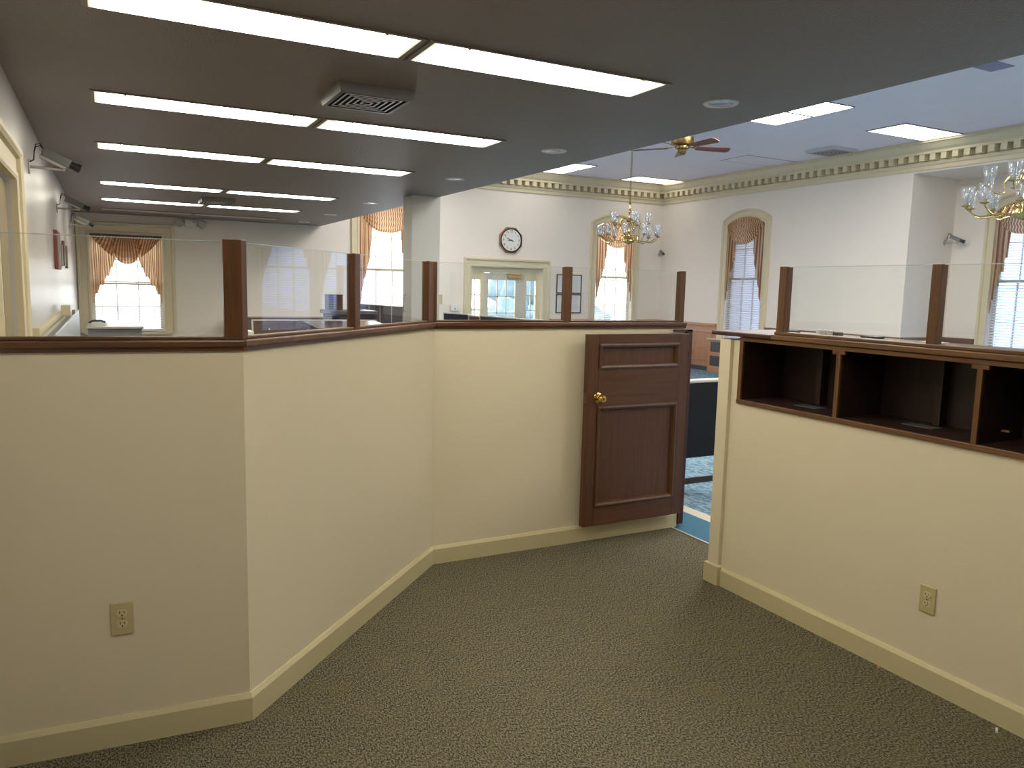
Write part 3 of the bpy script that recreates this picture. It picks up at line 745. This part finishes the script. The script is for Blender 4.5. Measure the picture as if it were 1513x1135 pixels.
TR = [(7.50, 7.62, 'far panel light of the pair cut by the low ceiling edge'), (7.50, 6.98, 'near panel light of the pair cut by the low ceiling edge'),
      (10.03, 7.22, 'single bright panel light in the high ceiling above the arched window wall'), (10.1, 13.15, 'single bright panel light by the far corner behind the chandelier chain'),
      (7.50, 12.55, 'nearer panel light of the far pair beside the cornice'), (7.50, 13.18, 'farther panel light of the far pair beside the cornice'),
      (10.03, 1.6, 'added unseen panel light over the right side of the hall'), (7.50, 1.4, 'added unseen panel light over the hall centre'),  # from here on: unseen panels added to brighten the hall
      (4.9, 7.3, 'added panel light hidden above the ceiling step near the column'), (4.9, 1.4, 'added panel light hidden above the ceiling step near the viewer'), (4.9, 12.0, 'added panel light hidden above the ceiling step at the far end'),
      (4.9, 4.3, 'added panel light hidden above the ceiling step behind the nearer chandelier'), (4.9, 9.9, 'added panel light hidden above the ceiling step behind the fan'),
      (7.2, -1.2, 'added unseen panel light over the rear of the hall'), (6.55, 5.4, 'added panel light hidden above the step between chandelier and fan')]
for k, (x, y, nm) in enumerate(TR):
    o = tr if k == 0 else dup(tr, (0,0,0)); o.location = (x, y, HIGH); o['label'] = nm
    if y > 12.3 or (x, y) == (10.03, 7.22):
        for ch in o.children:
            if ch.name.startswith('diffuser'): ch.data = ch.data.copy(); ch.data.materials[0] = LAMPD
def hatch():
    m = MB(); m.box(9.52, 10.74, 9.87, 10.49, HIGH-.004, HIGH); m.build('access_panel', CEILH, tagd=('flat painted access panel in the high ceiling beside the fan', 'ceiling panel'))
    m = MB()
    for q in ((9.505, 10.755, 9.855, 9.87), (9.505, 10.755, 10.49, 10.505), (9.505, 9.52, 9.87, 10.49), (10.74, 10.755, 9.87, 10.49)): m.box(*q, HIGH-.003, HIGH)
    struct(m.build('trim_13', mat('joint_line', (.2, .2, .22), .8)))  # dark grey strips along the joint of the access panel
    m = MB(); m.box(7.62, 7.98, 4.72, 4.96, HIGH-.006, HIGH); m.build('ceiling_patch', mat('lilac_grey', (.26, .25, .42), .7), bevel=.003, tagd=('dull lilac square patch on the high ceiling at the upper right', 'ceiling plate'))  # thin lilac-grey square standing in for a darker patch on the ceiling
hatch()

def fan():
    c = (7.19, 8.73, 3.585); t = thing('ceiling_fan', c, 'brass ceiling fan with five reddish-brown blades under the high ceiling', 'ceiling fan')
    m = MB(); m.lathe([(.0, HIGH-.001), (.10, HIGH-.001), (.10, 3.78), (.12, 3.74), (.15, 3.735), (.155, 3.66), (.14, 3.63), (.12, 3.625), (.0, 3.62)], (c[0], c[1], 0), 32); m.build('motor_housing', ABRASS, t, smooth=True)
    m = MB(); m.lathe([(.0, 3.62), (.10, 3.615), (.10, 3.585), (.06, 3.565), (.055, 3.52), (.035, 3.50), (.0, 3.495)], (c[0], c[1], 0), 28); m.build('switch_hub', ABRASS, t, smooth=True)
    for k in range(5):
        a = math.radians(-18+72*k); M = Matrix.Translation((c[0], c[1], 3.60)) @ Matrix.Rotation(a, 4, 'Z')
        MT = M @ Matrix.Translation((.2, 0, 0)) @ Matrix.Rotation(math.radians(-17), 4, 'X') @ Matrix.Translation((-.2, 0, 0))
        b = MB(MT); b.prism([(.20, -.05), (.66, -.07), (.70, -.045), (.70, .045), (.66, .07), (.20, .05)], 'Z', -.004, .004)
        bl = b.build('blade', wood('fan_blade', (.13, .045, .04), (.22, .09, .07), 'X', .35), t)
        b = MB(MT); b.box(.10, .27, -.012, .012, .004, .010); b.torus((.17, 0, .007), .022, .004); b.box(.22, .27, -.04, .04, .004, .009); b.build('blade_bracket', BRASS, bl)
fan()
def chandelier():
    t = thing('chandelier', (0, 0, 0), 'x', 'chandelier', 'brass chandeliers with clear glass shades')
    # z = 0 at the level of the lower ball
    b = MB(); b.lathe([(0, -.075), (.012, -.07), (.012, -.055), (.03, -.045), (.075, -.03), (.098, .0), (.09, .03), (.05, .06), (.03, .075), (.022, .11), (.03, .13), (.018, .15), (.016, .24), (.035, .27), (.045, .30), (.03, .33), (.014, .35), (.014, .42), (.028, .44), (.02, .47), (.010, .49), (.010, .55), (.022, .56), (.006, .58), (0, .58)], seg=28)
    b.build('central_stem', BRASS, t, smooth=True)
    top = HIGH-2.36
    c = MB(); z = .585; k = 0
    while z < top-.05:
        R = (Matrix.Rotation(PI/2, 4, 'X') if k % 2 else Matrix.Rotation(PI/2, 4, 'X') @ Matrix.Rotation(PI/2, 4, 'Y'))
        R = Matrix.Rotation(0 if k % 2 else PI/2, 4, 'Z') @ Matrix.Rotation(PI/2, 4, 'X')
        c.torus((0, 0, z), .016, .0035, R, 10, 5); z += .026; k += 1
    c.build('chain', ABRASS, t)
    c = MB(); c.lathe([(0, top-.055), (.02, top-.05), (.055, top-.02), (.065, top-.001), (0, top)], seg=24); c.build('ceiling_canopy', BRASS, t, smooth=True)
    def arm(ang, r, zc, z0, dip):
        M = Matrix.Rotation(ang, 4, 'Z'); pts = []
        P0, P1, P2, P3, P4 = [(.03, z0), (.14, z0+.07), (.22, z0-dip*.5), (r*.8, zc-.10), (r, zc-.015)][:5]
        ctrl = [(.03, z0), (.07, z0+.055), (.13, z0+.05), (.17, z0-.02), (r*.55, zc-dip), (r*.78, zc-dip-.01), (r*.95, zc-dip*.55), (r, zc-.015)]
        n = len(ctrl)
        for i in range(n-1):
            p0, p1, p2, p3 = [Vector(ctrl[max(0, min(n-1, i+j))]) for j in (-1, 0, 1, 2)]
            for q in range(5):
                s = q/5; v = .5*((2*p1)+(p2-p0)*s+(2*p0-5*p1+4*p2-p3)*s*s+(3*p1-p0-3*p2+p3)*s**3); pts.append((v.x, 0, v.y))
        pts.append((r, 0, zc-.015))
        a = MB(M); a.tube(pts, .0065, 6); ao = a.build('arm', BRASS, t, smooth=True)
        d = MB(M); d.lathe([(0, -.018), (.012, -.016), (.042, -.004), (.044, 0), (.03, .002), (.016, .004), (.016, .02), (0, .02)], (r, 0, zc), 16); d.build('drip_pan', BRASS, ao, smooth=True)
        g = MB(M); g.lathe([(.026, .004), (.036, .03), (.046, .07), (.053, .115), (.056, .155), (.059, .165), (.057, .165), (.054, .155), (.051, .115), (.044, .07), (.034, .03), (.022, .006)], (r, 0, zc), 20, ring=True); g.build('glass_shade', CGLASS, ao, smooth=True, fix=True)
        e = MB(M); e.lathe([(.010, .02), (.010, .05), (.013, .06), (.012, .08), (.005, .105), (0, .108)], (r, 0, zc), 10); e.build('bulb', mat('clear_bulb', (.45, .45, .45), .15), ao, smooth=True)
    for k in range(10): arm(2*PI*k/10+.2, .455, .075, .02, .085)
    for k in range(5): arm(2*PI*k/5+.55, .285, .265, .28, .07)
    return t
ch = chandelier(); ch.location = (7.15, 9.85, 2.36); ch['label'] = 'brass chandelier with glass shades hanging before the far arched window'
dup(ch, (7.24, 4.08, 2.36), .25, 'brass chandelier with glass shades cut off by the right edge of the photo')

# ---------------------------------------------------------------- cameras and wall items
def cctv():
    t = thing('security_camera', (0,0,0), 'x', 'security camera', 'grey wall cameras with black lenses')
    m = MB(); m.cyl((0,0,0), (.008,0,0), .045, 20); m.cyl((.008, 0, .0), (.20, 0, -.004), .009, 10); m.cyl((.19, 0, -.01), (.19, 0, .035), .010, 10); m.build('wall_bracket', STEEL, t, smooth=True)
    ang = math.radians(24); M = Matrix.Translation((.08, 0, .098)) @ Matrix.Rotation(ang, 4, 'Y')
    b = MB(M); b.box(0, .165, -.032, .032, -.028, .028); b.build('body', GREY, t, bevel=.006)
    b = MB(M); b.box(-.004, .15, -.030, .030, -.040, -.028); b.build('lower_rail', STEEL, t)
    l = MB(M); l.lathe([(.024, 0), (.024, .03), (.028, .032), (.028, .06), (.024, .062), (0, .055)], (.165, 0, 0), 18, Matrix.Rotation(PI/2, 4, 'Y')); l.build('lens', DARK, t, smooth=True)
    for k, s in ((0, .0), (1, .012)):
        c = MB(); c.tube([(.006, s, .03), (.03, s, .045), (.035, s, .09+s), (.045, s, .125+s*1.5), (.07, s, .135+s), (.09, s, .11-s)], .0035, 6); c.build('cable', DARK, t, smooth=True)
    return t
cc = cctv(); cc.location = (XL, 5.82, 2.285); cc['label'] = 'nearest grey wall camera on the left wall by the cream door casing'
dup(cc, (XL, 8.9, 2.27), label='middle grey wall camera of the three on the left wall')
dup(cc, (XL, 11.55, 2.27), label='farthest grey wall camera on the left wall, before the window casing')
c4 = dup(cc, (10.86, YB, 2.40), -PI/2-.2, 'small wall camera high in the far right corner right of the arched window')
c4.scale = (.8, .8, .8)
c5 = dup(cc, (11.80, 7.81, 2.47), -PI/2+.25, 'grey wall camera in the corner of the right recess')
def emergency():
    t = thing('emergency_light', (1.24, YB, 2.5), 'white emergency light box with two round lamp heads above the low back wall', 'emergency light')
    m = MB(); m.box(1.16, 1.33, YB-.06, YB, 2.46, 2.57); m.build('box', WHITE, t, bevel=.006)
    m = MB(); m.box(1.28, 1.295, YB-.062, YB-.06, 2.53, 2.55); m.build('indicator', DARK, t)
    for x in (1.075, 1.415):
        h = MB(); h.lathe([(.03, 0), (.055, .03), (.062, .06), (.058, .066), (0, .07)], (x, YB-.03, 2.515), 20, Matrix.Rotation(PI/2, 4, 'X')); h.build('lamp_head', mat('lamp_grey', (.45, .43, .38), .3), t, smooth=True)
        h = MB(); h.box(min(x, 1.245), max(x, 1.245), YB-.04, YB-.02, 2.508, 2.522); h.build('lamp_arm', BRASS, t)
emergency()
def clock():
    c = Vector((7.14, YB, 2.535)); t = thing('wall_clock', tuple(c), 'octagonal wooden wall clock with white dial above the entrance door', 'clock')
    R = .272; oct_ = lambda r: [(c.x+r*math.cos(PI/8+k*PI/4), c.z+r*math.sin(PI/8+k*PI/4)) for k in range(8)]
    m = MB(); m.prism(oct_(R), 'Y', YB-.045, YB-.001); m.build('case', wood('clock_oak', (.20, .085, .035), (.36, .18, .08), 'Z'), t, bevel=.012)
    RX = Matrix.Rotation(PI/2, 4, 'X')
    m = MB(); m.lathe([(.232, .045), (.236, .058), (.222, .062), (.212, .050)], tuple(c), 48, RX, ring=True); m.build('bezel', DARK, t, smooth=True)
    m = MB(); m.lathe([(0, .045), (.218, .045), (.218, .048), (0, .048)], tuple(c), 48, RX); m.build('dial', mat('dial_white', (.82, .82, .78), .4), t)
    for n in range(1, 13):
        a = PI/2-n*PI/6; cu = bpy.data.curves.new('numeral', 'FONT'); cu.body = str(n); cu.size = .062; cu.align_x = 'CENTER'; cu.align_y = 'CENTER'; cu.extrude = .001
        tmp = bpy.data.objects.new('numeral', cu); col.objects.link(tmp)
        bpy.context.view_layer.update()
        me = bpy.data.meshes.new_from_object(tmp); bpy.data.objects.remove(tmp)
        o = bpy.data.objects.new('numeral', me); col.objects.link(o); o.parent = t; me.materials.clear(); me.materials.append(DARK)
        o.rotation_euler = (PI/2, 0, 0); o.location = (.172*math.cos(a), -.0495, .172*math.sin(a))
    def hand(name, ang, L, w, y, tail=.03):
        M = Matrix.Translation((c.x, y, c.z)) @ Matrix.Rotation(-ang, 4, 'Y')
        h = MB(M); h.prism([(-tail, -w), (L*.6, -w), (L, 0), (L*.6, w), (-tail, w)], 'Y', -.001, .001); h.build(name, DARK, t)
    hand('hour_hand', math.radians(183), .10, .006, YB-.052); hand('minute_hand', math.radians(157), .15, .005, YB-.055); 
    m = MB(); m.cyl((c.x, YB-.048, c.z), (c.x, YB-.06, c.z), .010); m.cyl((c.x+.035, YB-.05, c.z-.015), (c.x+.035, YB-.06, c.z-.015), .010); m.build('hand_hub', DARK, t)
clock()
def notices():
    lm = mat('notice_paper', (.74, .75, .78), .5)
    for z0, z1, lab in ((1.507, 1.903, 'upper black-framed notice on the back wall beside the arched window'), (1.10, 1.497, 'lower black-framed notice hanging directly under another')):
        t = thing('framed_notice', (8.54, YB, z0), lab, 'framed notice', 'black-framed notices')
        f = MB(); 
        for q in ((8.235, 8.85, z0, z0+.022), (8.235, 8.85, z1-.022, z1), (8.235, 8.257, z0+.022, z1-.022), (8.828, 8.85, z0+.022, z1-.022)): f.box(q[0], q[1], YB-.02, YB, q[2], q[3])
        f.build('frame', mat('black_frame', (.02, .022, .03), .4), t)
        p = MB(); p.box(8.257, 8.828, YB-.010, YB-.001, z0+.022, z1-.022); p.build('sheet', lm, t)
        l = MB()
        for k in range(12):
            zz = z1-.06-k*.025
            for x0 in (8.30, 8.57): l.box(x0, x0+.17+.05*random.random(), YB-.0108, YB-.010, zz, zz+.006)
        l.build('text_lines', mat('faint_print', (.45, .46, .50), .6), t)
notices()
def wall_bits():
    MB().box(5.615, 5.69, YB-.03, YB, 1.26, 1.44).build('light_switch', IVORY2, bevel=.004, tagd=('narrow beige control box on the back wall just right of the column', 'switch'))
    t = thing('wall_box', (5.94, YB, 1.13), 'small white box with a dark dot on the back wall left of the entrance', 'wall box')
    MB().box(5.86, 6.03, YB-.05, YB, 1.13, 1.24).build('body', WHITE, t, bevel=.004); MB().cyl((5.945, YB-.05, 1.17), (5.945, YB-.053, 1.17), .012).build('dot', DARK, t)
    # picture and rods on the left wall
    t = thing('wall_picture', (XL, 8.3, 1.7), 'dark red framed picture hanging edge-on on the left wall', 'picture')
    MB().box(XL, XL+.03, 8.10, 8.62, 1.67, 2.02).build('frame', mat('red_frame', (.22, .05, .05), .5), t, bevel=.004)
    MB().box(XL+.03, XL+.034, 8.14, 8.58, 1.70, 1.99).build('print', mat('print_brown', (.30, .22, .18), .6), t)
    for y, z0, z1, mm in ((8.95, 1.71, 1.93, 'metal'), (9.45, 1.72, 1.98, 'wooden'), (10.1, 1.70, 1.95, 'metal')):
        MB().box(XL, XL+.025, y, y+.22, z0, z1).build('wall_plaque', GREY if mm == 'metal' else BRN, bevel=.003, tagd=({8.95: 'first narrow plaque right of the red picture on the left wall', 9.45: 'tallest narrow plaque of the group on the left wall', 10.1: 'last narrow plaque of the group on the left wall'}[y], 'plaque', 'plaques on the left wall'))
    # shallow counter along the left wall
    t = thing('wall_counter', (XL+.06, 7.5, 0), 'long shallow white counter with raised rails along the left wall', 'counter')
    X1 = -.275
    MB().box(XL, X1-.012, 5.3, 9.4, .02, 1.20).build('carcass', WHITE, t)
    MB().box(X1-.012, X1, 5.3, 9.4, .0, 1.262).build('front_panel', mat('pale_blue_laminate', (.62, .68, .76), .3), t, bevel=.003)
    MB().box(XL, XL+.03, 4.95, 9.4, 1.20, 1.277).build('wall_rail', TRIM, t, bevel=.003)
    MB().box(XL+.05, XL+.075, 5.3, 9.4, 1.20, 1.245).build('middle_rail', STEEL, t, bevel=.003)
    MB().box(XL+.0005, XL+.08, 4.87, 4.95, 1.12, 1.325).build('end_block', TRIM, t, bevel=.004)
    MB().box(XL+.03, XL+.105, 8.15, 8.24, 1.245, 1.345).build('tape_box', TRIM, bevel=.003, tagd=('small cream box standing on the rails of the left wall counter', 'box'))
    MB().cyl((XL+.125, 8.3, 1.2451), (XL+.125, 8.3, 1.30), .012).build('clip', mat('copper_clip', (.45, .22, .12), .4, .6), tagd=('tiny copper-brown clip beside the cream box on the counter', 'clip'))
    t = thing('desk', (.05, 13.0, 0), 'grey-white desk in the corner below the square-topped window', 'desk')
    MB().box(-.26, .42, 11.6, 13.2, .93, .96).build('desktop', mat('desk_grey', (.52, .50, .50), .35), t, bevel=.004)
    MB().box(-.25, .40, 11.7, 13.1, .0, .93).build('pedestal', mat('desk_side', (.3, .3, .32), .5), t)
    t = thing('telephone', (-.15, 12.0, .96), 'white and black desk telephone on the grey desk by the left wall', 'telephone')
    MB().prism([(11.9, .96), (12.12, .96), (12.12, 1.0), (11.9, .975)], 'X', -.20, -.02).build('base', WHITE, t, bevel=.004)
    h = MB(); h.tube([(-.24, 11.98, .99), (-.20, 11.98, 1.015), (-.10, 11.98, 1.02), (-.04, 11.98, 1.0)], .014); h.build('handset', DARK, t, smooth=True)
wall_bits()

# ---------------------------------------------------------------- teller area
EDGE = mat('light_edging', (.70, .70, .74), .35)
def panel(a, b, z, m, label, div=None, name='counter_panel'):
    a, b = Vector(a), Vector(b); M, L = seg(a, b)
    t = thing(name, (a.x, a.y, 0), label, 'counter panel', 'teller counter panels')
    MB(M).box(0, L, 0, .04, 0, z-.012).build('board', m, t)
    MB(M).box(-.008, L+.008, -.008, .05, z-.012, z).build('top_edging', EDGE, t)
    MB(M).box(-.008, 0, -.008, .045, 0, z-.012).build('end_edging', EDGE, t)
    if div:
        d = MB(M)
        for x in div: d.box(x-.006, x+.006, -.008, 0, .1, z-.012)
        d.build('divider_strip', EDGE, t)
    return t
panel((3.42, 8.22), (3.545, 7.85), 1.30, NAVYP, 'dark navy counter panel right beside the column, with a pale top edge')
panel((3.56, 7.83), (3.60, 7.66), 1.285, BRN, 'short brown counter panel between the two navy panels')
panel((3.60, 7.62), (3.90, 5.2), 1.295, NAVYP, 'long navy counter panel with a pale edge seen through the centre glass')
panel((3.40, 12.2), (3.72, 10.45), 1.30, NAVYP, 'far counter panels divided by pale strips below the window beside the column', (.35, .75, 1.1, 1.45))
def teller():
    t = thing('credenza', (2.6, 13.5, 0), 'long dark brown credenza along the low back wall', 'cabinet')
    MB().box(1.80, 3.36, 13.35, 13.78, .04, .98).build('carcass', BRN, t, bevel=.004); MB().box(1.78, 3.38, 13.32, 13.79, .98, 1.005).build('top', BRN, t, bevel=.004)
    for i in range(3): MB().box(1.83+i*.51, 2.31+i*.51, 13.33, 13.35, .08, .94).build('door', BRN, t, bevel=.004)
    t = thing('desk_screen', (2.0, 8.5, 0), 'low dark brown desk screen with a pale metal outline behind the angled glass', 'desk screen')
    MB().box(1.355, 2.70, 8.50, 8.53, 0, 1.19).build('board', BRN, t); MB().box(1.345, 2.71, 8.49, 8.54, 1.19, 1.20).build('top_edging', EDGE, t); MB().box(1.345, 1.355, 8.49, 8.54, 0, 1.19).build('end_edging', EDGE, t)
    MB().cyl((1.52, 8.50, 1.10), (1.52, 8.492, 1.10), .008).build('stud', WHITE, t)
    t = thing('printer', (2.4, 8.9, 1.0), 'dark bulky office machine with a shiny lid behind the desk screen', 'office machine')
    MB().box(2.33, 2.85, 9.0, 9.45, .001, 1.24).build('body', NAVYP, t, bevel=.01); MB().box(2.30, 2.88, 8.97, 9.48, 1.24, 1.285).build('lid', mat('lid_grey', (.16, .15, .20), .25), t, bevel=.01)
    for x in (2.34, 2.45): MB().box(x, x+.06, 9.2, 9.4, 1.285, 1.47).build('binder', BRN, bevel=.003, tagd=('left dark binder standing on the office machine' if x < 2.4 else 'right dark binder standing on the office machine', 'binder', 'binders on the office machine'))
    t = thing('workstation', (2.3, 7.9, 0), 'dark desk with a glossy sloping top behind the angled glass', 'desk')
    m = MB(); m.prism([(7.6, 1.13), (8.3, 1.17), (8.3, 1.20), (7.6, 1.16)], 'X', 1.82, 2.62); m.build('desktop', mat('gloss_dark', (.09, .08, .11), .15), t)
    MB().box(1.86, 2.60, 7.7, 8.25, .0, 1.13).build('pedestal', NAVYP, t)
    MB().box(.98, 1.12, 7.0, 7.2, .0, 1.17).build('paper_stand', WHITE, bevel=.004, tagd=('white paper-topped stand just right of the thick corner post', 'stand'))
teller()
def chair():
    t = thing('guest_chair', (3.98, 4.75, 0), 'dark navy upholstered chair with wooden legs seen through the half-door gap', 'chair')
    x0, x1 = 3.74, 4.24
    b = MB(); b.box(x0, x1, 4.49, 4.56, .33, .915); b.build('backrest', NAVY, t, bevel=.015)
    b = MB(); b.box(x0+.005, x1-.005, 4.488, 4.562, .912, .938); b.build('top_piping', PALE, t, bevel=.01)
    b = MB(); b.box(x0, x1, 4.56, 5.03, .36, .46); b.build('seat', NAVY, t, bevel=.02)
    lm = wood('chair_wood', (.02, .010, .008), (.045, .02, .014), 'Z')
    for x in (x0+.004, x1-.034):
        for y in (4.495, 4.98): MB().box(x, x+.03, y, y+.03, 0, .36).build('leg', lm, t, bevel=.003)
        a = MB(); a.box(x, x+.03, 4.56, 5.01, .60, .635); a.box(x, x+.03, 4.98, 5.01, .36, .60); a.build('armrest', lm, t, bevel=.004)
    MB().box(x0+.034, x1-.034, 4.50, 4.52, .125, .17).build('stretcher', lm, t)
chair()
# crumbs on the carpet
MB().cyl((2.87, 1.52, .004), (2.895, 1.535, .004), .004, 8).build('paper_scrap', WHITE, tagd=('tiny white scrap on the carpet at the lower right', 'scrap'))
MB().box(2.905, 2.913, 2.045, 2.054, .0, .005).build('lint_scrap', mat('pink_lint', (.6, .25, .18), .6), tagd=('tiny reddish scrap on the carpet by the right baseboard', 'scrap'))

# ---------------------------------------------------------------- outdoors
def outdoors():
    struct(MB().box(-30, 45, YB+.2, 60, -.25, -.15).build('floor', ASPH))
    struct(MB().box(XC+.15, 60, -20, YB+.2, -.25, -.15).build('floor', ASPH))
    def shrub(x, y, r, h, lab):
        bm = bmesh.new(); bmesh.ops.create_icosphere(bm, subdivisions=4, radius=1)
        for v in bm.verts:
            n = v.co.copy(); k = 1+.16*math.sin(n.x*9+x)*math.cos(n.y*8)+.10*math.sin(n.z*14+y)+.05*random.random()
            v.co = Vector((n.x*r*k, n.y*r*k, n.z*h/2*k+h/2-.15))
        t = thing('shrub', (x, y, -.15), lab, 'shrub', 'shrubs outside the entrance')
        me = bpy.data.meshes.new('foliage'); bm.to_mesh(me); bm.free(); me.materials.append(GREEN)
        o = bpy.data.objects.new('foliage', me); col.objects.link(o); o.parent = t
        for p in me.polygons: p.use_smooth = True
        m = MB(); m.M = Matrix(); m.cyl((x, y, -.15), (x, y, h*.4), .05); m.build('stem', BRN, t)
    shrub(10.2, 19.6, .9, 1.5, 'rounded green shrub seen through the left sidelight')
    shrub(12.4, 21.5, 1.0, 1.3, 'low green shrub seen at the bottom of the door glass')
    shrub(13.6, 24.0, 1.6, 4.6, 'tall green shrub seen at the top of the door glass')
    shrub(12.6, 19.4, .8, 1.4, 'rounded green shrub seen through the right sidelight')
outdoors()
for o in list(bpy.data.objects):
    if '_o' in o: del o['_o']
